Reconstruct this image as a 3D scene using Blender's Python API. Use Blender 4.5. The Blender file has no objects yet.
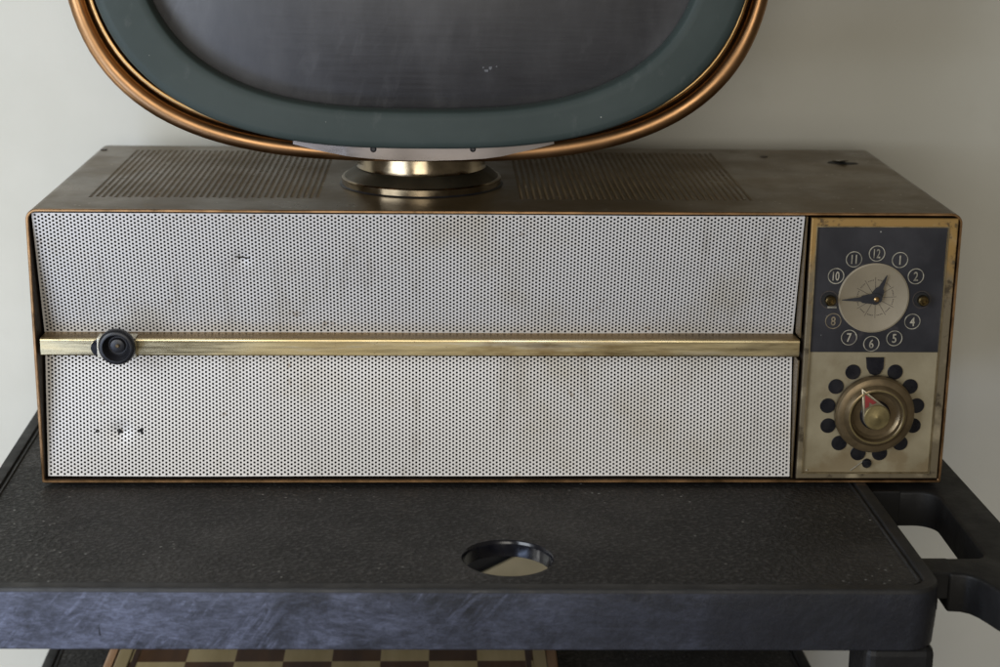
import bpy, bmesh, math, random
from mathutils import Vector, Matrix, noise as mnoise
random.seed(7)
scene = bpy.context.scene
COL = scene.collection
PI = math.pi

# ------------------------------------------------------------------ camera
CAM_P = Vector((-0.0382, -1.13233733, 0.42517082))
PITCH, YAW, ROLL = 0.272430616, 0.0355253291, 0.0122515425
FPX = 1719.59344                                    # focal length in pixels of a 1000 px wide picture
CF = Vector((math.sin(YAW)*math.cos(PITCH), math.cos(YAW)*math.cos(PITCH), -math.sin(PITCH)))
_R = CF.cross(Vector((0, 0, 1))).normalized(); _U = _R.cross(CF)
CR = math.cos(ROLL)*_R + math.sin(ROLL)*_U
CU = -math.sin(ROLL)*_R + math.cos(ROLL)*_U
def at(px, py, axis, val):
    """point on the plane axis = val that the photograph shows at pixel px, py"""
    d = CF + (px-500)/FPX*CR - (py-333.5)/FPX*CU
    t = (val-CAM_P[axis])/d[axis]
    return CAM_P + t*d
cam = bpy.data.cameras.new('camera'); co = bpy.data.objects.new('camera', cam); COL.objects.link(co)
m = Matrix((CR, CU, -CF)).transposed().to_4x4(); m.translation = CAM_P
co.matrix_world = m
cam.sensor_width = 36; cam.lens = FPX*36/1000; cam.clip_start = .01; cam.clip_end = 60
cam.dof.use_dof = True; cam.dof.focus_distance = 1.17; cam.dof.aperture_fstop = 7.0
scene.camera = co
vs = scene.view_settings; vs.view_transform = 'Standard'; vs.look = 'None'; vs.exposure = 0; vs.gamma = 1

# ------------------------------------------------------------------ mesh helpers
class MB:
    def __init__(s): s.v = []; s.f = []; s.mi = []; s.cur = 0
    def add(s, vs_, fs_):
        n = len(s.v); s.v += [tuple(p) for p in vs_]
        for f in fs_: s.f.append(tuple(i+n for i in f)); s.mi.append(s.cur)
    def box(s, a, b):
        (x0, y0, z0), (x1, y1, z1) = a, b
        s.add([(x0,y0,z0),(x1,y0,z0),(x1,y1,z0),(x0,y1,z0),(x0,y0,z1),(x1,y0,z1),(x1,y1,z1),(x0,y1,z1)],
              [(0,3,2,1),(4,5,6,7),(0,1,5,4),(1,2,6,5),(2,3,7,6),(3,0,4,7)])
    def loft(s, rings, closed=True, cap0=False, cap1=False):
        n = len(rings[0]); V = [p for r in rings for p in r]; F = []
        for k in range(len(rings)-1):
            for i in range(n if closed else n-1):
                j = (i+1) % n
                F.append((k*n+i, k*n+j, (k+1)*n+j, (k+1)*n+i))
        if cap0: F.append(tuple(range(n-1, -1, -1)))
        if cap1: F.append(tuple((len(rings)-1)*n+i for i in range(n)))
        s.add(V, F)
    def lathe(s, prof, c, axis, seg=48, cap0=False, cap1=False):
        """prof = (radius, height along axis)"""
        c = Vector(c); ax = Vector(axis).normalized()
        u = ax.orthogonal().normalized(); w = ax.cross(u)
        rings = [[c+ax*h+(u*math.cos(2*PI*i/seg)+w*math.sin(2*PI*i/seg))*r for i in range(seg)] for r, h in prof]
        s.loft(rings, True, cap0, cap1)
    def disc(s, c, r, axis, t=0.0005, seg=40):
        s.lathe([(r, 0), (r, t*.7), (r-t*.3, t)], c, axis, seg, True, True)
    def ring(s, c, r, w, axis, t=0.0004, seg=40):
        s.lathe([(r-w/2, 0), (r-w/2, t), (r+w/2, t), (r+w/2, 0)], c, axis, seg)
    def prism(s, pts, y0, y1):
        """outline in x, z thickened along y"""
        s.loft([[(x, y0, z) for x, z in pts], [(x, y1, z) for x, z in pts]], True, True, True)
    def bar(s, p, q, r, seg=10):
        p = Vector(p); q = Vector(q)
        s.lathe([(r, 0), (r, (q-p).length)], p, q-p, seg, True, True)
    def build(s, name, mats, parent=None, root=None, smooth=35, bevel=0, bseg=2, topz=None, warp=None):
        me = bpy.data.meshes.new(name)
        org = root.location if root is not None else Vector((0, 0, 0))
        if warp: s.v = [warp(*p) for p in s.v]
        me.from_pydata([Vector(p)-org for p in s.v], [], s.f)
        if not isinstance(mats, (list, tuple)): mats = [mats]
        for mm in mats: me.materials.append(mm)
        me.polygons.foreach_set('material_index', s.mi)
        me.validate()
        bm = bmesh.new(); bm.from_mesh(me); bmesh.ops.remove_doubles(bm, verts=bm.verts, dist=1e-6)
        bmesh.ops.recalc_face_normals(bm, faces=bm.faces)
        if topz is not None:
            for f in bm.faces:
                if f.normal.z < -.5 and f.calc_center_median().z > topz: f.normal_flip()
        if bevel:
            es = [e for e in bm.edges if len(e.link_faces) == 2 and e.calc_face_angle() > math.radians(35)]
            bmesh.ops.bevel(bm, geom=es, offset=bevel, segments=bseg, profile=.5, affect='EDGES', clamp_overlap=True)
        bm.to_mesh(me); bm.free()
        if smooth:
            me.polygons.foreach_set('use_smooth', [True]*len(me.polygons))
            me.set_sharp_from_angle(angle=math.radians(smooth))
        o = bpy.data.objects.new(name, me); COL.objects.link(o)
        if parent is not None: o.parent = parent
        return o

def thing(name, loc, label, cat):
    o = bpy.data.objects.new(name, None); o.location = loc; o.empty_display_size = .05
    COL.objects.link(o); o['label'] = label; o['category'] = cat
    return o

def arc(cx, cz, r, a0, a1, n):
    return [(cx+r*math.cos(math.radians(a0+(a1-a0)*i/n)), cz+r*math.sin(math.radians(a0+(a1-a0)*i/n))) for i in range(n+1)]
def rrect(x0, x1, y0, y1, r, n=8):
    rr = r if isinstance(r, (list, tuple)) else [r]*4       # corners: x1y1, x0y1, x0y0, x1y0
    return (arc(x1-rr[0], y1-rr[0], rr[0], 0, 90, n) + arc(x0+rr[1], y1-rr[1], rr[1], 90, 180, n) +
            arc(x0+rr[2], y0+rr[2], rr[2], 180, 270, n) + arc(x1-rr[3], y0+rr[3], rr[3], 270, 360, n))
def superell(cx, cz, a, b, n, y, seg=160):
    P = []
    for i in range(seg):
        t = 2*PI*i/seg; c, s_ = math.cos(t), math.sin(t)
        P.append((cx+a*math.copysign(abs(c)**(2/n), c), y, cz+b*math.copysign(abs(s_)**(2/n), s_)))
    # resample evenly by arc length so smooth shading stays clean
    L = [0]
    for i in range(seg): L.append(L[-1]+(Vector(P[(i+1) % seg])-Vector(P[i])).length)
    Q = []; k = 0
    for j in range(seg):
        d = L[-1]*j/seg
        while L[k+1] < d: k += 1
        f = (d-L[k])/max(1e-9, L[k+1]-L[k])
        Q.append(tuple(Vector(P[k]).lerp(Vector(P[(k+1) % seg]), f)))
    return Q

def perforated(mb, mapf, U, V, du, dv, r, depth, seg=10, special=None, rows_clip=None):
    """sheet U x V of staggered round holes; mapf(u, v, d) -> point; every hole has walls d deep"""
    nu = int(U/du); nv = int(V/dv); mu = (U-nu*du)/2; mv = (V-nv*dv)/2
    VV = []; FF = []
    def q(*uv):
        n = len(VV); VV.extend(mapf(a, b, 0) for a, b in uv); FF.append(tuple(range(n, n+len(uv))))
    sq = []
    for i in range(seg):
        t = 2*PI*(i+.5)/seg; c, s_ = math.cos(t), math.sin(t); k = 1/max(abs(c)/(du/2), abs(s_)/(dv/2)); sq.append((c*k, s_*k))
    # the outline must hit the four corners exactly
    ring = []
    for i in range(seg):
        ring.append(sq[i])
    cir = [(math.cos(2*PI*(i+.5)/seg), math.sin(2*PI*(i+.5)/seg)) for i in range(seg)]
    corners = [(du/2, dv/2), (-du/2, dv/2), (-du/2, -dv/2), (du/2, -dv/2)]
    allp = [(math.atan2(y, x) % (2*PI), (x, y), True) for x, y in corners] + \
           [(math.atan2(y, x) % (2*PI), (x, y), False) for x, y in sq]
    allp.sort()
    for i in range(nu):
        u = mu+(i+.5)*du; off = dv/2 if i % 2 else 0
        a, b = u-du/2, u+du/2
        nvi = nv-1 if i % 2 else nv
        q((a, 0), (b, 0), (b, mv+off), (a, mv+off))
        q((a, mv+off+nvi*dv), (b, mv+off+nvi*dv), (b, V), (a, V))
        for j in range(nvi):
            v = mv+off+(j+.5)*dv
            rr = r
            if special:
                rr = special(u, v, r)
            base = len(VV)
            VV.extend(mapf(u+p[1][0], v+p[1][1], 0) for p in allp)
            na = len(allp)
            cb = len(VV)
            for p in allp:
                VV.append(mapf(u+rr*math.cos(p[0]), v+rr*math.sin(p[0]), 0))
            wb = len(VV)
            for p in allp:
                VV.append(mapf(u+rr*math.cos(p[0]), v+rr*math.sin(p[0]), depth))
            for k in range(na):
                l = (k+1) % na
                FF.append((base+k, base+l, cb+l, cb+k))
                FF.append((cb+k, cb+l, wb+l, wb+k))
    q((0, 0), (mu, 0), (mu, V), (0, V)); q((U-mu, 0), (U, 0), (U, V), (U-mu, V))
    mb.add(VV, FF)

# ------------------------------------------------------------------ materials
class NT:
    def __init__(s, name):
        s.m = bpy.data.materials.new(name); s.m.use_nodes = True
        s.t = s.m.node_tree; s.n = s.t.nodes; s.l = s.t.links
        s.p = s.n['Principled BSDF']
        s.tc = s.n.new('ShaderNodeTexCoord')
    def link(s, a, b): s.l.new(a, b)
    def coord(s, scale=(1, 1, 1), roty=0):
        mp = s.n.new('ShaderNodeMapping'); mp.inputs['Scale'].default_value = scale; mp.inputs['Rotation'].default_value[1] = roty; mp.vector_type = 'TEXTURE' if roty else 'POINT'
        s.link(s.tc.outputs['Object'], mp.inputs['Vector']); return mp.outputs['Vector']
    def noise(s, scale, detail=4, rough=.55, stretch=(1, 1, 1), dist=0, roty=0):
        t = s.n.new('ShaderNodeTexNoise'); t.inputs['Scale'].default_value = scale
        t.inputs['Detail'].default_value = detail; t.inputs['Roughness'].default_value = rough
        t.inputs['Distortion'].default_value = dist
        s.link(s.coord(stretch, roty), t.inputs['Vector']); return t.outputs['Fac']
    def voronoi(s, scale, feature='F1', stretch=(1, 1, 1)):
        t = s.n.new('ShaderNodeTexVoronoi'); t.inputs['Scale'].default_value = scale; t.feature = feature
        s.link(s.coord(stretch), t.inputs['Vector']); return t.outputs['Distance']
    def ramp(s, f, a, b, va=0., vb=1.):
        r = s.n.new('ShaderNodeMapRange'); r.interpolation_type = 'SMOOTHSTEP'
        r.inputs['From Min'].default_value = a; r.inputs['From Max'].default_value = b
        r.inputs['To Min'].default_value = va; r.inputs['To Max'].default_value = vb
        s.link(f, r.inputs['Value']); return r.outputs['Result']
    def math(s, op, a, b):
        r = s.n.new('ShaderNodeMath'); r.operation = op
        for k, x in enumerate((a, b)):
            if hasattr(x, 'is_linked') or not isinstance(x, (int, float)): s.link(x, r.inputs[k])
            else: r.inputs[k].default_value = x
        return r.outputs[0]
    def mix(s, f, a, b):
        r = s.n.new('ShaderNodeMix'); r.data_type = 'RGBA'
        for k, x in ((6, a), (7, b)):
            if isinstance(x, tuple): r.inputs[k].default_value = (*x, 1)
            else: s.link(x, r.inputs[k])
        if isinstance(f, (int, float)): r.inputs[0].default_value = f
        else: s.link(f, r.inputs[0])
        return r.outputs[2]
    def axis(s, k):
        r = s.n.new('ShaderNodeSeparateXYZ'); s.link(s.tc.outputs['Object'], r.inputs[0]); return r.outputs[k]
    def set(s, col=None, rough=None, metal=None, spec=None):
        for nm, x in (('Base Color', col), ('Roughness', rough), ('Metallic', metal), ('Specular IOR Level', spec)):
            if x is None: continue
            if isinstance(x, tuple): s.p.inputs[nm].default_value = (*x, 1)
            elif isinstance(x, (int, float)): s.p.inputs[nm].default_value = x
            else: s.link(x, s.p.inputs[nm])
    def bump(s, h, dist, strength=1.0):
        b = s.n.new('ShaderNodeBump'); b.inputs['Distance'].default_value = dist; b.inputs['Strength'].default_value = strength
        s.link(h, b.inputs['Height']); s.link(b.outputs['Normal'], s.p.inputs['Normal'])

def simple(name, c, rough, metal=0, var=.25, nscale=60, spec=.5):
    k = NT(name); n = k.noise(nscale, 5)
    lo = tuple(x*(1-var) for x in c); hi = tuple(min(1, x*(1+var)) for x in c)
    k.set(k.mix(k.ramp(n, .3, .7), lo, hi), k.ramp(k.noise(nscale*2.3, 4), .3, .7, max(.02, rough-.07), rough+.07), metal, spec)
    return k.m

def M_wall():
    k = NT('painted_plaster'); n = k.noise(4, 5, .6)
    c = k.mix(k.ramp(n, .3, .7), (.605, .590, .515), (.66, .645, .57))
    c = k.mix(k.math('MULTIPLY', k.ramp(k.noise(21, 6, .65), .6, .8), .12), c, (.45, .43, .36))
    k.set(c, .85, 0, .2)
    k.bump(k.noise(260, 3), .0006, .25); return k.m
def M_case():
    k = NT('worn_bronze_enamel')
    blot = k.ramp(k.noise(14, 6, .6), .35, .72)
    c = k.mix(blot, (.108, .073, .032), (.155, .110, .056))
    rust = k.ramp(k.noise(32, 5, .65), .62, .74)
    c = k.mix(k.math('MULTIPLY', rust, .6), c, (.16, .095, .03))
    scr = k.ramp(k.noise(70, 6, .7, (1, .35, 1)), .66, .72)
    c = k.mix(k.math('MULTIPLY', scr, .5), c, (.05, .042, .032))
    dust = k.ramp(k.voronoi(120), .16, .08)
    dust = k.math('MULTIPLY', dust, k.ramp(k.noise(40, 2), .47, .6))
    c = k.mix(k.math('MULTIPLY', dust, .55), c, (.5, .47, .36))
    k.set(c, k.ramp(k.noise(22, 5), .3, .7, .27, .43), .55, .5)
    k.bump(k.noise(500, 2), .0003, .15); return k.m
def M_metal(name, c, rough, var=.3, scale=40, dirt=(.06, .04, .02), amount=.4, stretch=(1, 1, 1), metal=1):
    k = NT(name)
    n = k.ramp(k.noise(scale, 6, .6, stretch), .3, .7)
    col = k.mix(n, tuple(x*(1-var) for x in c), c)
    d = k.ramp(k.noise(scale*1.7, 6, .7), .58, .75)
    col = k.mix(k.math('MULTIPLY', d, amount), col, dirt)
    k.set(col, k.ramp(k.noise(scale*.8, 5, .6, stretch), .3, .7, max(.03, rough-.09), rough+.1), metal)
    return k.m
def M_grille():
    k = NT('perforated_white_enamel')
    st = k.ramp(k.noise(11, 5, .6), .5, .78)
    c = k.mix(k.math('MULTIPLY', st, .62), (.64, .615, .585), (.46, .40, .29))
    sp = k.ramp(k.noise(60, 4, .6), .66, .76)
    c = k.mix(k.math('MULTIPLY', sp, .6), c, (.25, .17, .09))
    dr = k.ramp(k.noise(26, 5, .65, (1.6, 1, .4)), .55, .72); c = k.mix(k.math('MULTIPLY', dr, .38), c, (.33, .29, .23))
    k.set(c, .42, .15, .4); return k.m
def M_black_grain():
    k = NT('grained_black_plastic')
    h = k.noise(330, 3, .55)
    wear = k.ramp(k.noise(9, 5, .6), .4, .75)
    c = k.mix(wear, (.019, .0176, .0160), (.050, .046, .042))
    gr = k.ramp(h, .54, .72)
    c = k.mix(k.math('MULTIPLY', gr, .5), c, (.105, .10, .092))
    # crumbs of pale dust lying on the tray
    d = k.ramp(k.voronoi(150), .17, .08); d = k.math('MULTIPLY', d, k.ramp(k.noise(23, 3), .53, .66))
    c = k.mix(k.math('MULTIPLY', d, .8), c, (.42, .41, .38))
    k.set(c, k.ramp(h, .35, .65, .62, .46), 0, .28)
    k.bump(h, .0019, .85); return k.m
def M_black_skirt():
    k = NT('scuffed_sky_tinted_plastic')
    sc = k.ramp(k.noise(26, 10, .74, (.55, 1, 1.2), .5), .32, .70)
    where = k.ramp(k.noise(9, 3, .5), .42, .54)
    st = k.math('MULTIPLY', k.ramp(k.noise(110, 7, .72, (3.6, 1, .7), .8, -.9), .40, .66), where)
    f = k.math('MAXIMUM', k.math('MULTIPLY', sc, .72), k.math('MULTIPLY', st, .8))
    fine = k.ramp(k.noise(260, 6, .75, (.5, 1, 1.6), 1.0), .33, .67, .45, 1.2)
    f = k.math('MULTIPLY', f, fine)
    # scuffs thin out to the right, with the window light's falloff painted in
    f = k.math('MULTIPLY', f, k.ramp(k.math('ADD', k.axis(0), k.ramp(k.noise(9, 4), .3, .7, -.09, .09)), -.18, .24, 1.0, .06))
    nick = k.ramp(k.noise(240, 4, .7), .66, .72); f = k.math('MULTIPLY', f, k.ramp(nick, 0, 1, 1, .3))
    c = k.mix(f, (.010, .0105, .0135), (.15, .164, .235))  # blue of the scuff colour stands in for reflected sky light
    k.set(c, k.ramp(k.noise(30, 5), .3, .7, .42, .6), 0, .35)
    k.bump(k.noise(120, 8, .72), .0016, .5); return k.m
def M_plain(nm='smooth_black_plastic', g=1, sp=.42):
    k = NT(nm); n = k.ramp(k.noise(26, 6, .65), .4, .75)
    sc = k.ramp(k.noise(120, 5, .7, (.25, 1, 1)), .62, .72)
    c = k.mix(k.math('MULTIPLY', sc, .55), k.mix(n, (.012*g, .0115*g, .0115*g), (.021*g, .020*g, .0195*g)), (.06*g, .058*g, .058*g))
    k.set(c, k.ramp(k.noise(60, 4), .3, .7, .44, .60), 0, sp); k.bump(k.noise(350, 4, .6), .0006, .3); return k.m
def M_screen():
    k = NT('dusty_tube_glass')
    n = k.noise(7, 5, .6, (1, 1, 1.6)); s1 = k.noise(420, 3, .6, (.04, 1, 1.4))
    smear = k.ramp(k.noise(10, 6, .62, (1.5, 1, .5)), .38, .72)
    c = k.mix(k.math('MULTIPLY', smear, .9), (.015, .0145, .017), (.054, .052, .053))
    wipe = k.math('MULTIPLY', k.ramp(k.noise(30, 6, .7, (.35, 1, 1.3), .6, .3), .5, .68), k.ramp(k.noise(7, 3), .45, .6))
    c = k.mix(k.math('MULTIPLY', wipe, .24), c, (.085, .083, .086))
    dk = k.ramp(k.noise(26, 5, .6), .6, .74); c = k.mix(k.math('MULTIPLY', dk, .5), c, (.012, .011, .010))
    k.set(c, k.math('ADD', k.ramp(n, .3, .7, .33, .47), k.ramp(s1, .3, .7, -.03, .03)), 0, .75)
    return k.m
def M_mask():
    k = NT('grey_green_mask_enamel')
    n = k.ramp(k.noise(10, 5, .6), .35, .7)
    c = k.mix(n, (.035, .047, .043), (.046, .059, .054))
    sp = k.ramp(k.noise(35, 5, .6), .66, .8)
    c = k.mix(k.math('MULTIPLY', sp, .6), c, (.034, .038, .030))
    sm = k.ramp(k.noise(50, 6, .7, (1, 1, .6)), .58, .72); c = k.mix(k.math('MULTIPLY', sm, .3), c, (.10, .105, .098))
    d = k.ramp(k.voronoi(60), .035, .02); c = k.mix(k.math('MULTIPLY', d, .7), c, (.5, .5, .45))
    k.set(c, .5, 0, .2); k.bump(k.noise(300, 2), .0004, .1); return k.m
def M_frame():
    # gilt paint that is still bright along the top and worn to grey-tan lower down
    k = NT('worn_gilt_paint')
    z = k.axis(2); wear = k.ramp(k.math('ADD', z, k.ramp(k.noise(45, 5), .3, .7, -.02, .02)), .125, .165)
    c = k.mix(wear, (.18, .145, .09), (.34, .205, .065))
    ch = k.ramp(k.noise(75, 7, .72), .53, .63); c = k.mix(k.math('MULTIPLY', ch, .85), c, (.05, .036, .02))
    li = k.ramp(k.noise(38, 4), .55, .75); c = k.mix(k.math('MULTIPLY', li, .6), c, (.62, .52, .34))
    k.set(c, .42, .35); return k.m
def M_navy():
    k = NT('faded_navy_print')
    n = k.ramp(k.noise(24, 5, .6), .35, .75); c = k.mix(n, (.019, .019, .0225), (.038, .037, .041))
    b = k.ramp(k.noise(30, 4, .6), .62, .8); c = k.mix(k.math('MULTIPLY', b, .5), c, (.13, .11, .11))
    d = k.ramp(k.voronoi(130), .085, .05); d = k.math('MULTIPLY', d, k.ramp(k.noise(60, 2), .55, .62))
    c = k.mix(k.math('MULTIPLY', d, .8), c, (.6, .58, .5))
    k.set(c, .3, 0, .5); return k.m
def M_cream():
    k = NT('yellowed_clear_plastic')
    n = k.ramp(k.noise(20, 5, .6), .3, .75); c = k.mix(n, (.225, .187, .115), (.335, .288, .19))
    d = k.ramp(k.noise(42, 6, .7), .52, .72); c = k.mix(k.math('MULTIPLY', d, .6), c, (.17, .125, .07))
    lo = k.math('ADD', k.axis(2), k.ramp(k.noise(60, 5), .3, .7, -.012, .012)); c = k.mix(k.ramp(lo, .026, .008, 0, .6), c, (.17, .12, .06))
    k.set(c, .3, 0, .5); return k.m
def M_chess(x0, y0, s):
    k = NT('inlaid_chess_squares')
    ck = k.n.new('ShaderNodeTexChecker'); ck.inputs['Scale'].default_value = 1/s
    mp = k.n.new('ShaderNodeMapping'); mp.inputs['Location'].default_value = (-x0, -y0, .01)
    k.link(k.tc.outputs['Object'], mp.inputs['Vector']); k.link(mp.outputs['Vector'], ck.inputs['Vector'])
    g = k.noise(70, 5, .6, (1, .12, 1))
    li = k.mix(k.ramp(g, .3, .7), (.42, .32, .15), (.52, .41, .21))
    dk = k.mix(k.ramp(g, .3, .7), (.062, .027, .009), (.11, .05, .018))
    k.set(k.mix(ck.outputs['Fac'], li, dk), .38); return k.m
def M_wood(name, a, b):
    k = NT(name); g = k.noise(60, 5, .6, (1, .1, 1)); k.set(k.mix(k.ramp(g, .3, .7), a, b), .4); return k.m

WALL = M_wall(); CASE = M_case(); GRILLE = M_grille(); GRAIN = M_black_grain(); SKIRT = M_black_skirt()
SCREEN = M_screen(); MASK = M_mask(); FRAME = M_frame(); NAVY = M_navy(); CREAM = M_cream()
COPPER = M_metal('copper_edge', (.46, .27, .13), .38, .5, 60, (.05, .03, .015), .75)
BRONZE = M_metal('bronze_tube', (.37, .205, .095), .38, .25, 18, (.10, .045, .015), .35)
BRONZE_DARK = M_metal('dark_bronze', (.25, .13, .045), .32, .3, 25)
BEAD = M_metal('gilt_bead', (.44, .28, .12), .36, .2, 30)
def M_bar():
    k = NT('worn_brass')
    n = k.ramp(k.noise(22, 6, .62, (.22, 1, 1)), .32, .68)
    c = k.mix(n, (.58, .46, .24), (.82, .72, .46))
    sv = k.ramp(k.noise(34, 6, .7, (.12, 1, 1.5)), .52, .66); c = k.mix(k.math('MULTIPLY', sv, .75), c, (.74, .70, .60))
    tn = k.ramp(k.math('ADD', k.noise(15, 6, .7, (.35, 1, 1.2)), k.ramp(k.axis(0), -.1, .25, -.04, .07)), .53, .70); c = k.mix(k.math('MULTIPLY', tn, .8), c, (.23, .14, .05))
    pit = k.ramp(k.noise(260, 4, .7), .66, .72); c = k.mix(k.math('MULTIPLY', pit, .5), c, (.12, .07, .03))
    sc = k.noise(300, 4, .7, (.05, 1, 1))
    k.set(c, k.math('ADD', k.ramp(n, 0, 1, .38, .24), k.ramp(sc, .3, .7, -.06, .08)), 1)
    k.bump(k.noise(60, 5, .6, (.3, 1, 1)), .0005, .25); return k.m
BRASS = M_bar()
LEDGE = M_metal('reflection_browned_ledge', (.34, .23, .10), .42, .4, 30, (.12, .07, .03), .6, (.4, 1, 1))  # browner than the bar: the grille's reflection is put into the colour
PBRASS = M_metal('pedestal_brass', (.37, .30, .205), .19, .4, 55, (.06, .045, .03), .6)
PDARK = M_metal('tarnished_skirt', (.10, .085, .055), .42, .35, 40, (.03, .025, .02), .5, metal=.8)
ALU = M_metal('brushed_aluminium', (.25, .225, .215), .33, .12, 60, (.25, .2, .17), .3, (.3, 1, 1))
INNER = simple('dark_inside', (.006, .0055, .005), .7)
REVEAL = simple('brown_inside_edge', (.035, .022, .012), .5, .4)
PLAIN = M_plain(); MOULD = M_plain('moulded_black_plastic', .6, .28)
RUBBER = simple('black_rubber', (.010, .010, .012), .42)
GLOSS = simple('black_bakelite', (.008, .008, .011), .22)
DOTS = simple('black_channel_spots', (.007, .007, .010), .32)
INK = simple('numeral_ink', (.28, .255, .195), .5, 0, .45, 180)
DIALFACE = simple('sun_faded_dial', (.228, .19, .128), .5, 0, .12, 30)
HANDS = simple('tarnished_clock_hand', (.022, .022, .026), .4, .2)
LINES = simple('dial_line_ink', (.045, .034, .028), .6)
RED = simple('faded_red_paint', (.22, .024, .022), .45)
SHAFT = M_metal('dirty_brass_shaft', (.16, .115, .05), .35, .5, 200, (.02, .015, .01), .7)
INLAY = simple('yellowed_inlay', (.16, .125, .075), .4)
SILVER = simple('worn_silver', (.66, .61, .48), .35, .9)
DIALRING = M_metal('dial_bronze', (.20, .145, .078), .36, .35, 60, (.05, .035, .02), .5, metal=.65)
DIALCAP = M_metal('dial_cap_gilt', (.31, .245, .11), .42, .4, 110, (.1, .07, .03), .4, metal=.7)
CARD = simple('beige_cardboard', (.50, .43, .28), .85, 0, .08, 40, .2)
FLOORM = simple('grey_floor', (.34, .32, .29), .6, 0, .1, 6)

# ------------------------------------------------------------------ setting
WY = .318
b = MB(); b.box((-3.2, WY, -.82), (3.2, WY+.1, 2.2)); o = b.build('wall', WALL, smooth=0); o['kind'] = 'structure'
b = MB(); b.box((-3.2, -4.0, -.86), (3.2, WY-.002, -.82)); o = b.build('floor', FLOORM, smooth=0); o['kind'] = 'structure'

# ------------------------------------------------------------------ utility cart
XL, XR, YF, YB = -.3545, .2602, -.1842, .302
def skew(x, y, z): return (x-.025*(y-.1), y-.0125*(x-.26), z)      # the moulded trays are slightly out of square
FIELD = -.0026
cart = thing('utility_cart', (-.046, .08, -.82), 'black scuffed plastic utility cart carrying the old television on its top tray', 'cart')
def tray(name, zt, depth, hole):
    mb = MB()
    def out(off, z): return [(x, y, zt+z) for x, y in rrect(XL+off, XR-off, YF+off, YB-off, max(.004, .021-off), 8)]
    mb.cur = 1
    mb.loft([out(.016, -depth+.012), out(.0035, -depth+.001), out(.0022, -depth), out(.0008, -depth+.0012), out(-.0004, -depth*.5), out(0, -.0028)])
    mb.cur = 3
    mb.loft([out(0, -.0028), out(.0004, -.0010), out(.0012, -.0002), out(.0076, 0), out(.0084, -.0004), out(.0092, -.0024), out(.0102, -.0024), out(.0108, -.0014), out(.0114, -.0014), out(.0122, FIELD)])
    mb.cur = 0
    inner = out(.0122, FIELD)
    hx, hy, hr = -.0018, -.1300, .0292
    if hole:
        bm = bmesh.new()
        vo = [bm.verts.new(p) for p in inner]
        vh = [bm.verts.new((hx+hr*math.cos(2*PI*i/56), hy+hr*math.sin(2*PI*i/56), zt+FIELD)) for i in range(56)]
        es = [bm.edges.new((L[i], L[(i+1) % len(L)])) for L in (vo, vh) for i in range(len(L))]
        bmesh.ops.triangle_fill(bm, edges=es, use_beauty=True)
        bm.verts.index_update()
        mb.add([v.co[:] for v in bm.verts], [tuple(v.index for v in f.verts) for f in bm.faces])
        bm.free()
        mb.cur = 2
        cir = lambda r, z: [(hx+r*math.cos(2*PI*i/56), hy+r*math.sin(2*PI*i/56), zt+z) for i in range(56)]
        mb.loft([cir(hr, FIELD), cir(hr-.0006, FIELD-.0006), cir(hr-.0012, FIELD-.003), cir(hr-.0012, FIELD-.011), cir(hr+.002, FIELD-.011)])
        # thin underside so that the tray is a shell
        bm = bmesh.new()
        lo = [(x, y, zt-.0125) for x, y, z in inner]
        vo = [bm.verts.new(p) for p in lo]; vh = [bm.verts.new(p) for p in cir(hr+.002, FIELD-.0115+.0016)]
        es = [bm.edges.new((L[i], L[(i+1) % len(L)])) for L in (vo, vh) for i in range(len(L))]
        bmesh.ops.triangle_fill(bm, edges=es, use_beauty=True); bm.verts.index_update()
        mb.add([v.co[:] for v in bm.verts], [tuple(v.index for v in f.verts) for f in bm.faces]); bm.free()
    else:
        mb.add(inner, [tuple(range(len(inner)))])
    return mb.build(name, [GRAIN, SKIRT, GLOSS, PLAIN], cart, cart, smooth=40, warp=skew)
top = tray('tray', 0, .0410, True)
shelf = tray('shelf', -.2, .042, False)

lb = MB(); lb.box((XL+.02, YB-.0075, -.2020), (XR-.02, YB-.0015, -.128)); lb.build('shelf_lip', PLAIN, shelf, cart, smooth=0, bevel=.002, warp=skew)
def prism_hole(mb, outline, hole, z0, z1):
    for z in (z0, z1):
        bm = bmesh.new()
        loops = [[bm.verts.new((x, y, z)) for x, y in L] for L in ([outline, hole] if hole else [outline])]
        es = [bm.edges.new((L[i], L[(i+1) % len(L)])) for L in loops for i in range(len(L))]
        bmesh.ops.triangle_fill(bm, edges=es, use_beauty=True); bm.verts.index_update()
        mb.add([v.co[:] for v in bm.verts], [tuple(v.index for v in f.verts) for f in bm.faces]); bm.free()
    for L in ([outline, hole] if hole else [outline]):
        mb.loft([[(x, y, z0) for x, y in L], [(x, y, z1) for x, y in L]])
def scr(pts, r_, nm):
    mb = MB()
    for (a0, b0), (a1, b1) in zip(pts, pts[1:]):
        p = at(a0, b0, 1, YF); q_ = at(a1, b1, 1, YF)
        f = lambda v: Vector((v.x, -.0125*(v.x-.26)+YF+.0002, v.z))
        mb.bar(f(p), f(q_), r_, 6)
    mb.build(nm, RUBBER, cart, cart, smooth=0)
scr([(97, 614), (97.6, 622), (96.8, 631), (97.4, 640)], .0004, 'crease')
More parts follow.
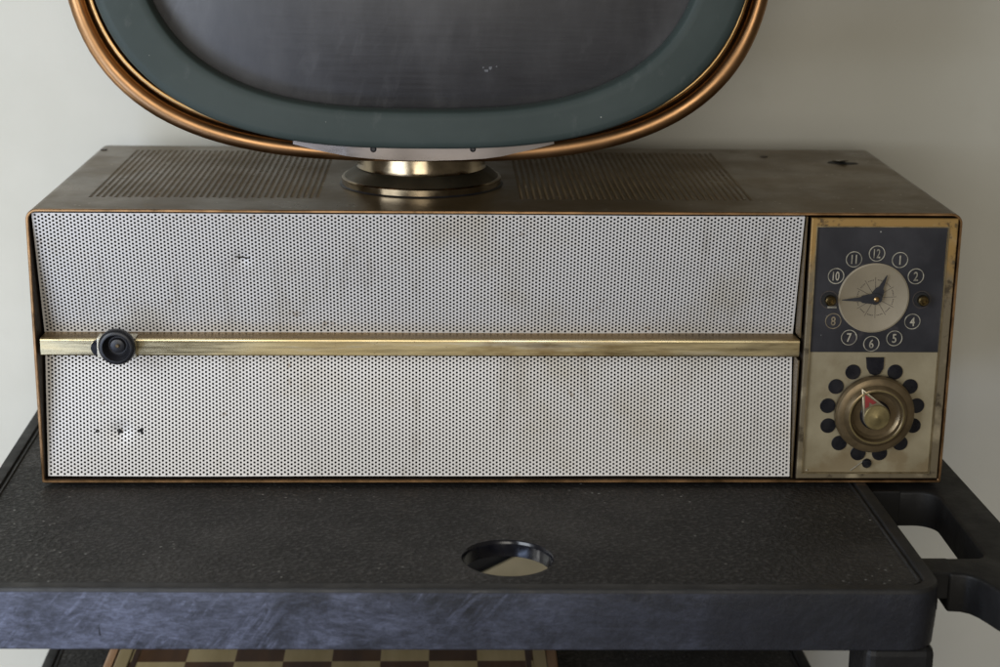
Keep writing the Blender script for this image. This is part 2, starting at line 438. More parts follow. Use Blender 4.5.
# push handle: a loop at the right end with a hand opening
hb = MB()
OUT = [(.2785, .285), (.2785, -.0085)] + rrect(.2668, .3095, -.1262, -.0085, [.014, .004, .004, .008], 7)[7::-1] + rrect(.2668, .3095, -.1262, -.0085, [.014, .004, .004, .008], 7)[:23:-1] + [(.2785, -.1262), (.2785, -.1510), (.2815, -.1512), (.287, -.1518), (.2915, -.1545), (.2952, -.160), (.2985, -.168), (.3020, -.178), (.308, -.187),
       (.318, -.191), (.328, -.188), (.335, -.178), (.3385, -.162), (.3392, -.12), (.3383, -.06), (.3350, .058), (.3330, .20), (.3325, .270), (.326, .282), (.315, .285)]
prism_hole(hb, OUT, None, -.0300, -.0035)
hd = hb.build('handle', MOULD, cart, cart, smooth=40, bevel=.0022, bseg=3)
# webs that join the handle to the tray, with a slot below them, and the little tabs at the slot
rb = MB()
rb.box((.2600, -.1495, -.0215), (.2835, -.1266, -.0034)); rb.box((.2600, -.0087, -.0299), (.2850, .275, -.0034)); rb.box((.2620, -.1480, -.0300), (.2738, -.1400, -.0200))
rb.build('web', MOULD, cart, cart, smooth=0, bevel=.0008)
for sx in (0, 1):
    for sy in (0, 1):
        x0 = XL+.0022 if sx == 0 else XR-.0450; y0 = YF+.003 if sy == 0 else YB-.046
        lw = .043 if sx else .029; lb = MB(); lb.box((x0, y0, -.158), (x0+lw, y0+.043, -.0395)); lb.build('leg', MOULD, cart, cart, smooth=0, bevel=.006, bseg=3, warp=skew)
        lb = MB(); lb.box((x0, y0, -.745), (x0+lw, y0+.043, -.2395)); lb.build('leg', MOULD, cart, cart, smooth=0, bevel=.006, bseg=3, warp=skew)
        wl = MB(); wl.lathe([(.012, -.011), (.036, -.011), (.0375, -.008), (.0375, .008), (.036, .011), (.012, .011)], (x0+.0215, y0+.0215, -.782), (1, 0, 0), 28, True, True)
        wl.build('caster_wheel', RUBBER, cart, cart, warp=skew)

# ------------------------------------------------------------------ chessboard and cardboard on the lower shelf
SZ = -.2+FIELD
S = .0382; CX0, CY0 = at(139.5, 655, 2, SZ+.0125).x, at(300, 661.5, 2, SZ+.0125).y-5*.0382
chess = thing('chessboard', (CX0+4*S, CY0+4*S, SZ), 'brown and tan wooden chessboard lying on the black lower shelf', 'chessboard')
mb = MB(); mb.box((CX0-.006, CY0-.006, SZ), (CX0+8*S+.006, CY0+8*S+.006, SZ+.0125))
o = mb.build('board', None or M_chess(CX0-chess.location.x, CY0-chess.location.y, S), chess, chess, smooth=0)
TAN = M_wood('tan_border_wood', (.33, .25, .12), (.41, .32, .17)); MAH = M_wood('reddish_edge_wood', (.30, .14, .06), (.46, .27, .14)); DKW = M_wood('dark_strip_wood', (.035, .018, .012), (.06, .03, .02))
def frame_ring(mb, a, b_, z0, z1):
    x0, x1, y0, y1 = CX0-a, CX0+8*S+a, CY0-a, CY0+8*S+a; w = b_-a
    mb.box((x0-w, y0-w, z0), (x0, y1+w, z1)); mb.box((x1, y0-w, z0), (x1+w, y1+w, z1))
    mb.box((x0, y0-w, z0), (x1, y0, z1)); mb.box((x0, y1, z0), (x1, y1+w, z1))
mb = MB(); frame_ring(mb, 0.0002, .0042, SZ+.001, SZ+.0130); mb.build('inlay_strip', DKW, chess, chess, smooth=0)
mb = MB(); frame_ring(mb, .0064, .0165, SZ, SZ+.0136); mb.build('border', TAN, chess, chess, smooth=0, bevel=.0006)
mb = MB(); frame_ring(mb, .0178, .0255, SZ, SZ+.0125); mb.build('rim', MAH, chess, chess, smooth=30, bevel=.002, bseg=3)

yq = .276
e0 = at(480, 575, 1, yq); e1 = at(523, 555, 1, yq); dd = (e1-e0).normalized(); dn = Vector((dd.z, 0, -dd.x))
top_ = e1+dd*.075
lo_ = e0+dd*((SZ+.0005-e0.z)/dd.z); r1 = top_+dn*((SZ+.0005-top_.z)/dn.z)
mb = MB(); mb.loft([[(p.x, p.y+dy+(p.z-SZ)*.12, p.z) for p in (lo_, r1, top_)] for dy in (0, .0025)], True, True, True)
o = mb.build('cardboard_sheet', CARD, smooth=0)
o['label'] = 'plain beige cardboard corner standing on the lower shelf, seen through the round tray hole'; o['category'] = 'cardboard'

# ------------------------------------------------------------------ television
W2, H, D = .315, .1938, .2572
tv = thing('television', (0, .128, 0), 'vintage swivel-screen television with white perforated cabinet, clock panel and bronze-rimmed picture tube', 'television')
def P(mb, name, mats, parent=tv, **k): return mb.build(name, mats, parent, tv, **k)

def outer(off=0, r=.0075):
    rr = max(.0008, r-off)
    return rrect(-W2+off, W2-off, off, H-off, [rr, rr, .0012, .0012], 6)
# case: side walls, bottom and back; top sheet perforated by two vent fields
case = MB()
prof = outer()
open_prof = arc(W2-.0075, H-.0075, .0075, 90, 0, 6) + arc(W2-.0012, .0012, .0012, 0, -90, 3) + arc(-W2+.0012, .0012, .0012, -90, -180, 3) + arc(-W2+.0075, H-.0075, .0075, 180, 90, 6)
case.loft([[(x, .0012, z) for x, z in open_prof], [(x, D, z) for x, z in open_prof]], closed=False)
case.add([(x, D, z) for x, z in prof], [tuple(range(len(prof)))])
XT = W2-.0075
VX = [(-.2842, -.1200), (.0150, .1805)]; VY0, VY1 = .0405, .2375
def topq(x0, x1, y0, y1): case.add([(x0, y0, H), (x1, y0, H), (x1, y1, H), (x0, y1, H)], [(0, 1, 2, 3)])
topq(-XT, XT, .0012, VY0); topq(-XT, XT, VY1, D)
topq(-XT, VX[0][0], VY0, VY1); topq(VX[1][1], XT, VY0, VY1)
topq(VX[0][1], VX[1][0], VY0, VY1)
for x0, x1 in VX:
    perforated(case, lambda u, v, d, x0=x0: (x0+u, VY0+v, H-d), x1-x0, VY1-VY0, .00445, .0040, .00152, .0012, seg=10)
cs = P(case, 'cabinet', CASE, smooth=40, topz=H-.0003)
# inner lining (the dark inside of the case) and back of the grille recess
li = MB(); pin = outer(.0020)
li.loft([[(x, .0014, z) for x, z in pin], [(x, .034, z) for x, z in pin]]); P(li, 'reveal', REVEAL, cs, smooth=40)
li = MB(); li.box((-W2+.004, .034, .004), (.2105, .036, H-.004)); li.box((-W2+.004, .036, H-.012), (W2-.004, D-.004, H-.010)); P(li, 'baffle', INNER, cs, smooth=0)
# front edge trim all round
tr = MB(); a0 = outer(0); a1 = outer(.0004); a2 = outer(.0015); a3 = outer(.0019)
tr.loft([[(x, .0012, z) for x, z in a0], [(x, .0002, z) for x, z in a0], [(x, -.0003, z) for x, z in a1], [(x, -.0003, z) for x, z in a2], [(x, .0003, z) for x, z in a3], [(x, .004, z) for x, z in a3]])
P(tr, 'front_edge', COPPER, cs, smooth=30)
for fx in (-.28, .28):
    for fy in (.03, .225):
        ft = MB(); ft.lathe([(.008, 0), (.009, FIELD+.0002)], (fx, fy, 0), (0, 0, 1), 20, False, True); 
        if fx < 0: P(ft, 'foot', RUBBER, cs)

# speaker grilles: two leaves folded inward to the bar
GX0, GX1 = -.3115, .2078
def bumpf(spots):
    def f(x, z):
        return sum(dd*math.exp(-((x-sx)**2+(z-sz)**2)/(2*s_*s_)) for sx, sz, s_, dd in spots)
    return f
def leaf(name, z0, y0, z1, y1, spots, specials):
    L = math.hypot(z1-z0, y1-y0); tz, ty = (z1-z0)/L, (y1-y0)/L
    bf = bumpf(spots)
    def mp(u, v, d):
        x = GX0+u; z = z0+tz*v; y = y0+ty*v
        wob = .0007*math.sin(x*23+z*9)*math.sin(z*40+x*5)
        return (x, y+d+bf(x, z)+wob, z)
    def sp(u, v, r):
        x = GX0+u; z = z0+tz*v
        for sx, sz, rad in specials:
            if math.hypot(x-sx, z-sz) < rad: return .00119
        return r
    g = MB(); perforated(g, mp, GX1-GX0, L, .002352, .00276, .00087, .0009, seg=8, special=sp)
    # folded edge along both ends
    for x0, sgn in ((GX0, -1), (GX1, 1)):
        g.add([mp(x0-GX0, 0, 0), mp(x0-GX0, L, 0), mp(x0-GX0, L, .012), mp(x0-GX0, 0, .012)], [(0, 1, 2, 3)])
    return P(g, name, GRILLE, smooth=0)
sc_ = at(242, 258, 1, .009)
gu = leaf('speaker_grille', .1035, .0195, H-.0032, .0030, [(sc_.x, sc_.z, .0035, .0012), (-.2, .14, .03, .0008)], [])
h1 = at(97.5, 430.5, 1, .010); h2 = at(119.5, 430.5, 1, .010); h3 = at(141.5, 430, 1, .010)
gl = leaf('speaker_grille', .0036, .0035, .0990, .0195, [(h2.x+.001, h2.z-.001, .0045, .0016), (.1, .05, .04, .0008)], [(h.x, h.z, .0021) for h in (h1, h2, h3)])
mb = MB()
a = sc_ ; mb.bar((a.x-.0048, .0100, a.z+.0007), (a.x+.0052, .0102, a.z-.0004), .00045, 6)
P(mb, 'scratch', INNER, gu)
for hh, rr in ((h1, .0017), (h2, .0021), (h3, .0016)):
    mb = MB(); yy = .0035+(.0195-.0035)*(hh.z-.0036)/.0954
    pts = []
    for i in range(7):
        a = 2*PI*i/7; k = rr*random.uniform(.6, 1.15); pts.append((hh.x+k*math.cos(a), hh.z+k*math.sin(a)*.9))
    mb.loft([[(x, yy+.0012, z) for x, z in pts], [(x, yy-.0002, z) for x, z in pts]], True, True, True)
    P(mb, 'torn_hole', INNER, gl, smooth=0)

# bar across the fold
BT, BB = .1037, .0913
bar_ = MB()
bar_.loft([[(x, y, z) for y, z in ((.0205, BT-.0003), (.0030, BT), (.0021, BT-.0006), (.0018, BT-.0015), (.0018, BB+.0012), (.0024, BB+.0003), (.0035, BB), (.0205, BB+.0004))] for x in (-.3108, .2092)], True, True, True)
tb = P(bar_, 'trim_bar', BRASS, smooth=0)
lg = MB(); lg.add([(-.3108, .0031, BT+.00012), (.2092, .0031, BT+.00012), (.2075, .0203, BT-.0001), (-.3108, .0203, BT-.0001), (-.3108, .0031, BT-.001), (.2092, .0031, BT-.001), (.2075, .0203, BT-.001), (-.3108, .0203, BT-.001)], [(0, 1, 2, 3), (4, 5, 6, 7), (0, 1, 5, 4), (1, 2, 6, 5), (2, 3, 7, 6), (3, 0, 4, 7)]); P(lg, 'ledge', LEDGE, tb, smooth=0)
# black slide knob with its clip
kx = at(115, 348, 1, -.012); KX, KZ = kx.x, kx.z
cl = MB(); clx = at(117, 345, 1, .0); cl.box((clx.x-.0135, -.0006, BB-.0006), (clx.x+.0128, .0016, BT+.0010)); cl.box((clx.x-.0135, .0016, BT+.0004), (clx.x+.0128, .011, BT+.0012))
P(cl, 'knob_clip', SILVER, tb, smooth=0, bevel=.0006)
kn = MB(); kn.lathe([(.0060, .0), (.0060, .0035), (.0114, .0045), (.0124, .0058), (.0126, .0085), (.0119, .0104), (.0106, .0112), (.0094, .0112), (.0088, .0104), (.0080, .0060), (.0064, .0045), (.0054, .0045), (.0047, .0066), (.0032, .0072), (.0008, .0072)], (KX+.0006, -.0006, KZ+.0002), (-.0, -1, -.05), 48, True, True)
P(kn, 'slide_knob', RUBBER, tb, smooth=40)
kn = MB(); kn.lathe([(.0013, 0), (.0013, .0012), (.0008, .0016)], (KX+.0010, -.0077, KZ+.0004), (0, -1, 0), 20, True, True); P(kn, 'knob_screw', DIALRING, tb)
kn = MB(); c_ = at(94, 348, 1, .0); kn.lathe([(.0056, 0), (.0060, .0005), (.0056, .0020)], (c_.x+.0034, .0016, c_.z), (0, -1, 0), 28, True, True); P(kn, 'knob_washer', GLOSS, tb)

# ---- control panel
PX0, PX1, PZ0, PZ1 = .2120, .3120, .0035, .1904
IX0, IX1, IZ0, IZ1, IZM = .2160, .3052, .0080, .1842, .0961
pn = MB(); pn.box((PX0-.0002, .0012, PZ0), (PX1, .03, PZ1)); panel = P(pn, 'control_panel', REVEAL, smooth=0)
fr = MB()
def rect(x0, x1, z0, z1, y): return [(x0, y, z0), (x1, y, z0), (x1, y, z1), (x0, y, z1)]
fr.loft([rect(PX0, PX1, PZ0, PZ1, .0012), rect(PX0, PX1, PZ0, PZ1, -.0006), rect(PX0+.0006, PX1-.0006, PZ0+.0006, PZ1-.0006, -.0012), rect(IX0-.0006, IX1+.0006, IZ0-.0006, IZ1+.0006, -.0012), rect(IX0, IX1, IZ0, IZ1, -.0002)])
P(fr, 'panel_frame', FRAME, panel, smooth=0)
ln = MB(); ln.loft([rect(IX0-.0008, IX1+.0008, IZ0-.0008, IZ1+.0008, -.0013), rect(IX0-.0008, IX1+.0008, IZ0-.0008, IZ1+.0008, -.0017), rect(IX0-.0001, IX1+.0001, IZ0-.0001, IZ1+.0001, -.0017), rect(IX0-.0001, IX1+.0001, IZ0-.0001, IZ1+.0001, -.0004)])
P(ln, 'panel_bead', M_metal('dull_gilt_line', (.42, .34, .2), .4, .4, 120, (.05, .04, .03), .7), panel, smooth=0)
pl = MB(); pl.box((IX0, -.0001, IZM), (IX1, .001, IZ1)); P(pl, 'clock_plate', NAVY, panel, smooth=0)
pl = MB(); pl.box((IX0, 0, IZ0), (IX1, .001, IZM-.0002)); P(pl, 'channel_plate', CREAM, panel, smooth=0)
dv = MB(); dv.box((.2088, .0016, .0030), (.2096, .016, BB-.002)); dv.box((.2088, .0016, BT+.002), (.2096, .016, H-.003)); P(dv, 'divider_strip', DIALRING, panel, smooth=0)

Y0 = -.0003
AX = (0, -1, 0)
def pt(px, py, y=Y0): return at(px, py, 1, y)
cc = pt(875, 297.5); c0 = (cc.x, Y0, cc.z)
# dial
mb = MB(); mb.lathe([(.0245, 0), (.0245, .0005), (.0234, .0008), (.0230, .0006), (.0005, .0006)], (cc.x-.0010, Y0, cc.z-.0003), AX, 64, True, True); P(mb, 'clock_dial', DIALFACE, panel)
mb = MB(); yl = Y0-.00075
for i in range(12):
    a = 2*PI*i/12+.05; c_, s_ = math.cos(a), math.sin(a); w = .00013
    p = [(cc.x+c_*.002-s_*w, cc.z+s_*.002+c_*w), (cc.x+c_*.0145-s_*w, cc.z+s_*.0145+c_*w), (cc.x+c_*.0145+s_*w, cc.z+s_*.0145-c_*w), (cc.x+c_*.002+s_*w, cc.z+s_*.002-c_*w)]
    mb.add([(x, yl, z) for x, z in p], [(0, 1, 2, 3)])
    for j in range(4):                                           # dashed arc between the rays
        b0 = a+.09+j*.09; b1 = b0+.05
        mb.add([(cc.x+r*math.cos(t), yl, cc.z+r*math.sin(t)) for r, t in ((.0122, b0), (.0128, b0), (.0128, b1), (.0122, b1))], [(0, 1, 2, 3)])
P(mb, 'dial_lines', LINES, panel, smooth=0)
# numerals in rings
fontlib = {}
def text_mesh(mb, s, cx, cz, y, height, sx=.72):
    cu = bpy.data.curves.new('txt', 'FONT'); cu.body = s; cu.size = 1; cu.align_x = 'CENTER'; cu.fill_mode = 'FRONT'; cu.resolution_u = 4; cu.offset = .016
    ob = bpy.data.objects.new('txt', cu); COL.objects.link(ob)
    bpy.context.view_layer.update()
    me = bpy.data.meshes.new_from_object(ob.evaluated_get(bpy.context.evaluated_depsgraph_get()))
    vx = [v.co.x for v in me.vertices]; vy = [v.co.y for v in me.vertices]
    k = height/(max(vy)-min(vy)); mx = (max(vx)+min(vx))/2; my = (max(vy)+min(vy))/2
    mb.add([(cx+(v.co.x-mx)*k*sx, y, cz+(v.co.y-my)*k) for v in me.vertices], [tuple(p.vertices) for p in me.polygons])
    bpy.data.objects.remove(ob); bpy.data.curves.remove(cu); bpy.data.meshes.remove(me)
HOURS = {'12': (877, 253.5), '1': (900, 260), '2': (915.8, 276.3), '4': (912.3, 321.5), '5': (894.3, 338.3), '6': (871.3, 343.7), '7': (849, 337.5), '8': (833.2, 321), '10': (836, 276), '11': (854, 259.3)}
for s, (px, py) in HOURS.items():
    c_ = pt(px, py); mb = MB(); mb.ring((c_.x, Y0+.0001, c_.z), .0053, .00058, AX, .0003, 36)
    text_mesh(mb, s, c_.x, c_.z, Y0-.0003, .0064, .66 if len(s) == 2 else .8)
    P(mb, 'hour_numeral', M_metal('rust_stained_ink', (.24, .19, .12), .5, .5, 150, (.05, .035, .02), .8, metal=0) if s == '8' else INK, panel, smooth=30)
# the two shaft holes in place of 3 and 9
for px, py, br in ((829, 299.5, 1), (921.5, 299.5, 0)):
    c_ = pt(px, py); mb = MB(); mb.ring((c_.x, Y0+.0001, c_.z), .0060, .0006, AX, .0004, 36); P(mb, 'shaft_ring', LINES, panel)
    mb = MB(); mb.disc((c_.x, Y0, c_.z), .0050, AX, .0005, 36); P(mb, 'shaft_hole', INNER, panel)
    mb = MB(); mb.lathe([(.0036, 0), (.0036, .0040), (.0028, .0048), (.0020, .0048), (.0020, .0020), (.0003, .0020)], (c_.x+.0004, Y0-.0004, c_.z-.0002), AX, 28, False, True)
    P(mb, 'knob_shaft', SHAFT, panel)
c_ = pt(832, 307); mb = MB(); mb.box((c_.x-.0032, Y0-.0006, c_.z-.0007), (c_.x+.0030, Y0, c_.z+.0006)); P(mb, 'chip', INK, panel, smooth=0)
# hands
def hand(name, tip, wid, y, back):
    t = pt(*tip); dx, dz = t.x-cc.x, t.z-cc.z; L = math.hypot(dx, dz); dx /= L; dz /= L
    prof = [(-back, .25), (-back*.8, .7), (0, 1.0), (back*.9, .95), (L*.40, .72), (L*.45, .42), (L*.8, .20), (L, .05)]
    left = [(cc.x+dx*s_-dz*w*wid, cc.z+dz*s_+dx*w*wid) for s_, w in prof]; right = [(cc.x+dx*s_+dz*w*wid, cc.z+dz*s_-dx*w*wid) for s_, w in prof]
    mb = MB(); mb.prism(left+right[::-1], y, y-.0004); P(mb, name, HANDS, panel, smooth=0)
hand('clock_hand', (841, 299), .0036, Y0-.0030, .0042)
hand('clock_hand', (886.5, 274.5), .0040, Y0-.0021, .0045)
mb = MB(); mb.lathe([(.0018, 0), (.0018, .003), (.0009, .0037)], (cc.x+.0003, Y0-.0009, cc.z-.0006), AX, 20, True, True); P(mb, 'centre_pin', BEAD, panel)

# channel spots
SP = [(853, 372), (895, 372), (836, 386.5), (910, 386.5), (827.7, 405.7), (916.5, 405.7), (828, 425.6), (913, 425.6), (839, 443), (900, 443), (858, 453), (879.5, 453)]
for px, py in SP:
    c_ = pt(px, py); mb = MB(); mb.disc((c_.x, Y0+.0002, c_.z), .0054, AX, .0006, 32); P(mb, 'channel_spot', DOTS, panel)
s0 = [pt(866, 357.2), pt(884, 357.2), pt(883.3, 368), pt(880, 373.5), pt(874.8, 375.3), pt(869.5, 373.5), pt(866.7, 368)]
mb = MB(); mb.prism([(p.x, p.z) for p in s0], Y0+.0002, Y0-.0006); P(mb, 'channel_window', DOTS, panel, smooth=0)
# tuning dial
dc = at(875.3, 415.3, 1, -.008); DX, DZ = dc.x, dc.z
mb = MB(); mb.lathe([(.0240, 0), (.0278, .0016), (.0276, .0046), (.0264, .0062), (.0246, .0070), (.0222, .0072), (.0212, .0086), (.0200, .0098), (.0190, .0101), (.0180, .0092), (.0172, .0062), (.0150, .0046), (.0110, .0042)], (DX, Y0-.002, DZ), AX, 72, True, True)
dial = P(mb, 'tuning_dial', DIALRING, panel, smooth=28)
mb = MB(); mb.ring((DX, Y0-.0088, DZ), .0207, .0009, AX, .0006, 64); P(mb, 'dial_ring', BEAD, panel)
mb = MB(); mb.ring((DX, Y0-.0116, DZ), .0189, .0008, AX, .0006, 64); P(mb, 'dial_ring', DIALCAP, panel)
mb = MB(); mb.lathe([(.0105, 0), (.0105, .0012), (.0098, .0018)], (DX, Y0-.0062, DZ), AX, 40, True, True); P(mb, 'dial_well', GLOSS, panel)
tipp = at(862.3, 389, 1, -.013); dx, dz = tipp.x-DX, tipp.z-DZ; L = math.hypot(dx, dz); dx /= L; dz /= L
def tear(r, L, shrink=0):
    a0 = math.acos(r/L); base = math.atan2(dz, dx); pts = []
    for i in range(25):
        a = base+a0+(2*PI-2*a0)*i/24; pts.append((DX+r*math.cos(a), DZ+r*math.sin(a)))
    pts.append((DX+dx*L, DZ+dz*L)); return pts
Lp = L
mb = MB(); mb.prism(tear(.0092, Lp), Y0-.0072, Y0-.0118); P(mb, 'pointer', SILVER, panel, smooth=30, bevel=.0004)
mb = MB(); mb.prism(tear(.0085, Lp*.93), Y0-.0118, Y0-.0121); P(mb, 'pointer_inlay', INLAY, panel, smooth=30)
# red arrow mark
nx, nz = -dz, dx
def loc(s_, w): return (DX+dx*s_+nx*w, DZ+dz*s_+nz*w)
mb = MB(); mb.prism([loc(Lp*.80, 0), loc(.0098, .0044), loc(.0098, .0016), loc(.0125, 0), loc(.0098, -.0016), loc(.0098, -.0044)], Y0-.0121, Y0-.0124); P(mb, 'red_mark', RED, panel, smooth=0)
mb = MB(); mb.lathe([(.0090, 0), (.0090, .0008), (.0084, .0014), (.0012, .0017), (.0006, .0020)], (DX, Y0-.0119, DZ), AX, 40, True, True); P(mb, 'dial_cap', DIALCAP, panel)
c_ = pt(866.5, 463); mb = MB(); mb.lathe([(.0034, 0), (.0034, .0012), (.0026, .0022), (.0004, .0025)], (c_.x, Y0, c_.z), AX, 24, False, True); P(mb, 'screw', GLOSS, panel)
c1 = pt(850, 470.5); c2 = pt(863, 461); mb = MB(); mb.bar((c1.x, Y0-.0002, c1.z), (c2.x, Y0-.0003, c2.z), .00035, 6); P(mb, 'crack', INK, panel)
# clear-plastic corner dots
for px, py in ((934, 470.3), (806.5, 470)):
    c_ = pt(px, py); mb = MB(); mb.disc((c_.x, Y0, c_.z), .0007, AX, .0006, 12); P(mb, 'corner_rivet', SILVER, panel)

# small torn socket on top of the case
so = at(842, 163.2, 2, H); mb = MB()
pts = [(-.0115, .001), (-.009, .0062), (-.002, .0085), (.0035, .0070), (.0040, .0035), (.0115, .0012), (.0122, -.0030), (.006, -.0056), (-.0012, -.0058), (-.007, -.003)]
mb.loft([[(so.x+x, so.y+y, H+.0001) for x, y in pts], [(so.x+x, so.y+y, H+.0003) for x, y in pts]], True, True, True); P(mb, 'socket_hole', INNER, cs, smooth=0)
mb = MB(); T = [(-.0065, .0050), (.0022, .0060), (.0045, -.0010), (.0012, -.0058), (-.0030, -.0022)]
mb.loft([[(so.x+x, so.y+y, H+.0006+.0012*k) for k, (x, y) in zip((0, 0, 1, 1.6, .6), T)], [(so.x+x, so.y+y, H+.0014+.0012*k) for k, (x, y) in zip((0, 0, 1, 1.6, .6), T)]], True, True, True); P(mb, 'socket_tab', PBRASS, cs, smooth=0)
for px, py in ((104, 150), (764, 157)):
    c_ = at(px, py, 2, H); mb = MB(); mb.lathe([(.0030, 0), (.0028, .0004), (.0005, .0006)], (c_.x, c_.y, H+.0001), (0, 0, 1), 20, False, True); P(mb, 'case_screw', REVEAL, cs)

# ---- swivel pedestal
TX = -.0528; TYP = .1015
pd = MB()
pd.lathe([(.0570, 0), (.0577, .0008), (.0577, .0050), (.0570, .0057), (.0556, .0059)], (TX, TYP, H+.0001), (0, 0, 1), 72, True)
ped = P(pd, 'pedestal', PBRASS, smooth=30)
pd = MB(); pd.lathe([(.0556, .0059), (.0542, .0072), (.0505, .0102), (.0475, .0120), (.0460, .0126)], (TX, TYP, H+.0001), (0, 0, 1), 72); P(pd, 'flange', PDARK, ped, smooth=40)
pd = MB(); pd.lathe([(.0460, .0124), (.0468, .0130), (.0464, .0139), (.0458, .0160), (.0456, .030)], (TX, TYP, H+.0001), (0, 0, 1), 72, False, True); P(pd, 'neck', PBRASS, ped, smooth=30)
pd = MB(); pd.lathe([(.0576, 0), (.0592, 0.0001), (.0576, .0010)], (TX, TYP, H+.0001), (0, 0, 1), 72); P(pd, 'gasket', RUBBER, ped)

# ---- picture tube head
TZ = .395
def se(da, y, a=.2413, b_=.1767, n=2.95, cx=-.0533): return superell(cx, TZ, a+da, b_+da, n, y)
hs = MB()
hs.loft([se(-.0075, .052), se(-.0072, .066), se(-.012, .082), se(-.030, .12), se(-.060, .165), se(-.095, .205), se(-.125, .225)], True, False, True)
head = P(hs, 'tube_housing', BRONZE_DARK, smooth=50)
def tube_along(name, offset, yc, r, mat, parent, seg=14, squash=1.0):
    rings = []
    for k in range(seg+1):
        t = 2*PI*k/seg; rings.append(se(offset+r*math.cos(t), yc-r*math.sin(t)*squash))
    mb = MB(); mb.loft(rings); return P(mb, name, mat, parent, smooth=60)
tube_along('bronze_rim', -.0057, .0500, .0057, BRONZE, head, 18)
ch = MB(); ch.loft([se(-.0100, .0530), se(-.0135, .0560), se(-.0190, .0545)]); P(ch, 'rim_channel', BRONZE_DARK, head, smooth=60)
tube_along('gilt_bead', -.0148, .0490, .0021, BEAD, head, 10)
ch = MB(); ch.loft([se(-.0165, .0480), se(-.0178, .0410), se(-.0186, .0330)]); P(ch, 'inner_band', BRONZE_DARK, head, smooth=60)
def mk(a, b_, n, y): return superell(-.0520, TZ, a, b_, n, y)
ms = MB()
ms.loft([mk(.2230, .1640, 2.70, .046), mk(.2238, .1648, 2.70, .036), mk(.2234, .1645, 2.70, .0312), mk(.2215, .1628, 2.70, .0288), mk(.2168, .1595, 2.70, .0284), mk(.2060, .1534, 2.80, .0290), mk(.1965, .1458, 2.78, .0292), mk(.1920, .1408, 2.76, .0297), mk(.1905, .1393, 2.76, .0310), mk(.1901, .1389, 2.76, .0460)])
P(ms, 'screen_mask', MASK, head, smooth=60)
sr = MB(); R_ = []
for k in range(15):
    s_ = 1-k/14.6; R_.append(superell(-.0520, TZ, .1910*s_, .1400*s_, 2.76-(.76*(1-s_)), .0315+.0150*(s_**2.0), 160))
sr.loft(R_, True, False, True); P(sr, 'screen', SCREEN, head, smooth=80)
# flaked spots of dirt on the glass
def glass_y(x, z): return .0315+.0150*min(1, max(abs(x+.052)/.19, abs(z-TZ)/.1355))**2
for px, py, r in ((487, 72, .0020), (491, 69.5, .0014), (483.5, 69, .0008), (497, 68.5, .0007), (404, 63, .0010)):
    c_ = at(px, py, 1, .031); mb = MB(); n_ = 8
    pts = [(c_.x+r*random.uniform(.5, 1.1)*math.cos(2*PI*i/n_), c_.z+r*random.uniform(.5, 1.2)*math.sin(2*PI*i/n_)) for i in range(n_)]
    yy = glass_y(c_.x, c_.z); mb.prism(pts, yy+.001, yy-.0004); P(mb, 'dirt_fleck', simple('grey_fleck', (.10, .10, .105), .7), head, smooth=0)

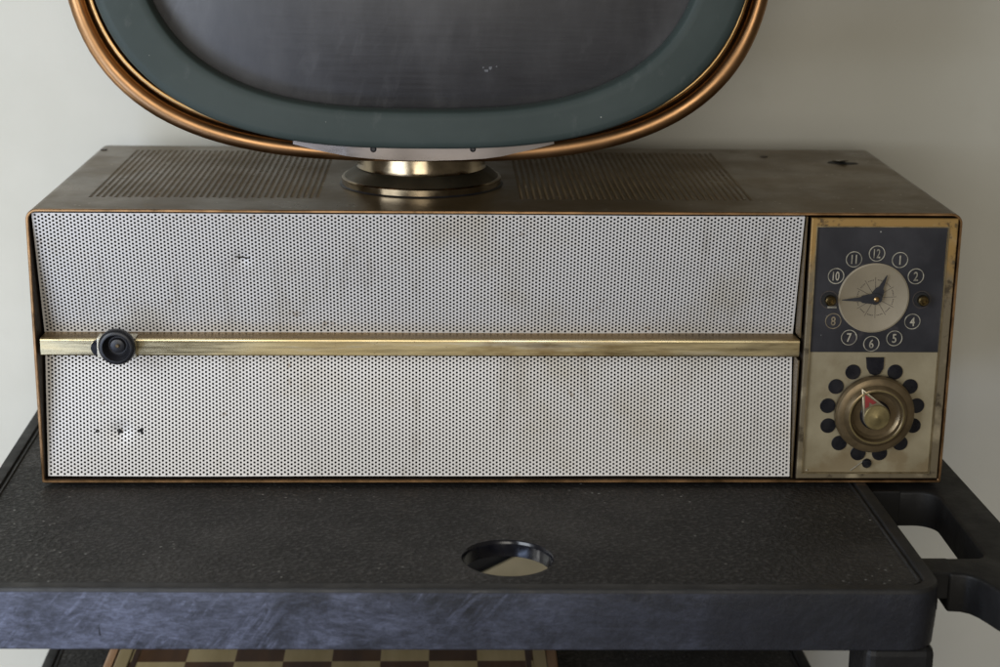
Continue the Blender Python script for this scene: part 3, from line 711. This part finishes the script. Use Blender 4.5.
# aluminium bracket of flat facets under the mask
BK = [(293, 137.3, 144.0, .0400), (318, 141.0, 150.5, .0376), (344, 143.5, 155.6, .0358), (350, 144, 156.6, .0350), (372, 146, 158.8, .0346), (398, 147, 160.4, .0338), (404, 147, 160.5, .0346), (432, 147.2, 160.8, .0340), (462, 147, 160.0, .0346), (485, 146.0, 158.6, .0343), (501, 145, 156.5, .0356), (528, 142, 150.5, .0368), (554, 138.2, 144.0, .0384)]
bt = []; bb = []
for px, t_, b_, y in BK:
    bt.append(at(px, t_-1.5, 1, y)); bb.append(at(px, b_, 1, y))
bk = MB(); n = len(BK)
V = bt+bb+[p+Vector((0, .022, .002)) for p in bt]+[p+Vector((0, .022, 0)) for p in bb]
F = []
for i in range(n-1):
    F += [(i, i+1, n+i+1, n+i), (n+i, n+i+1, 3*n+i+1, 3*n+i), (2*n+i+1, 2*n+i, 3*n+i, 3*n+i+1), (i+1, i, 2*n+i, 2*n+i+1)]
F += [(0, n, 3*n, 2*n), (n-1, 3*n-1, 4*n-1, 2*n-1)]
bk.add(V, F); brk = P(bk, 'mount_bracket', ALU, smooth=15)
for px, py in ((373.5, 149.3), (473, 149.2)):
    c_ = at(px, py, 1, .034); mb = MB(); mb.lathe([(.0023, 0), (.0023, .0014), (.0012, .0022)], (c_.x, .036, c_.z), AX, 18, True, True); P(mb, 'screw', GLOSS, brk)
# collar that carries the head on the pedestal neck
mb = MB(); mb.lathe([(.040, .029), (.040, .05)], (TX, TYP, H), (0, 0, 1), 40, True, True); P(mb, 'collar', BRONZE_DARK, head)

# ------------------------------------------------------------------ light
world = bpy.data.worlds.new('World'); scene.world = world; world.use_nodes = True
bg = world.node_tree.nodes['Background']; bg.inputs[0].default_value = (1.0, .90, .74, 1); bg.inputs[1].default_value = .12
def area(name, loc, target, sx, sy, power, col):
    l = bpy.data.lights.new(name, 'AREA'); l.shape = 'RECTANGLE'; l.size = sx; l.size_y = sy; l.energy = power; l.color = col
    o = bpy.data.objects.new(name, l); COL.objects.link(o); o.location = loc
    o.rotation_euler = (Vector(target)-Vector(loc)).to_track_quat('-Z', 'Y').to_euler(); return o
area('window_light_front', (-.10, -2.3, .55), (-.05, .1, .1), .9, 1.1, 16.6, (1.0, .95, .86))
area('window_light_near', (-.98, -.92, .40), (-.30, .1, .02), .7, .8, 13.9, (.84, .91, 1.0))
area('fill_light_low', (-.95, -1.0, -.30), (-.40, -.1, -.03), .6, .4, 4.5, (.52, .66, 1.0))  # unseen blue fill, added to brighten the cart front and the chessboard
area('window_light_side', (-1.15, -.20, -.30), (-.3, .3, .05), .4, .5, 2.2, (.98, .985, .97))
scene.cycles.max_bounces = 8
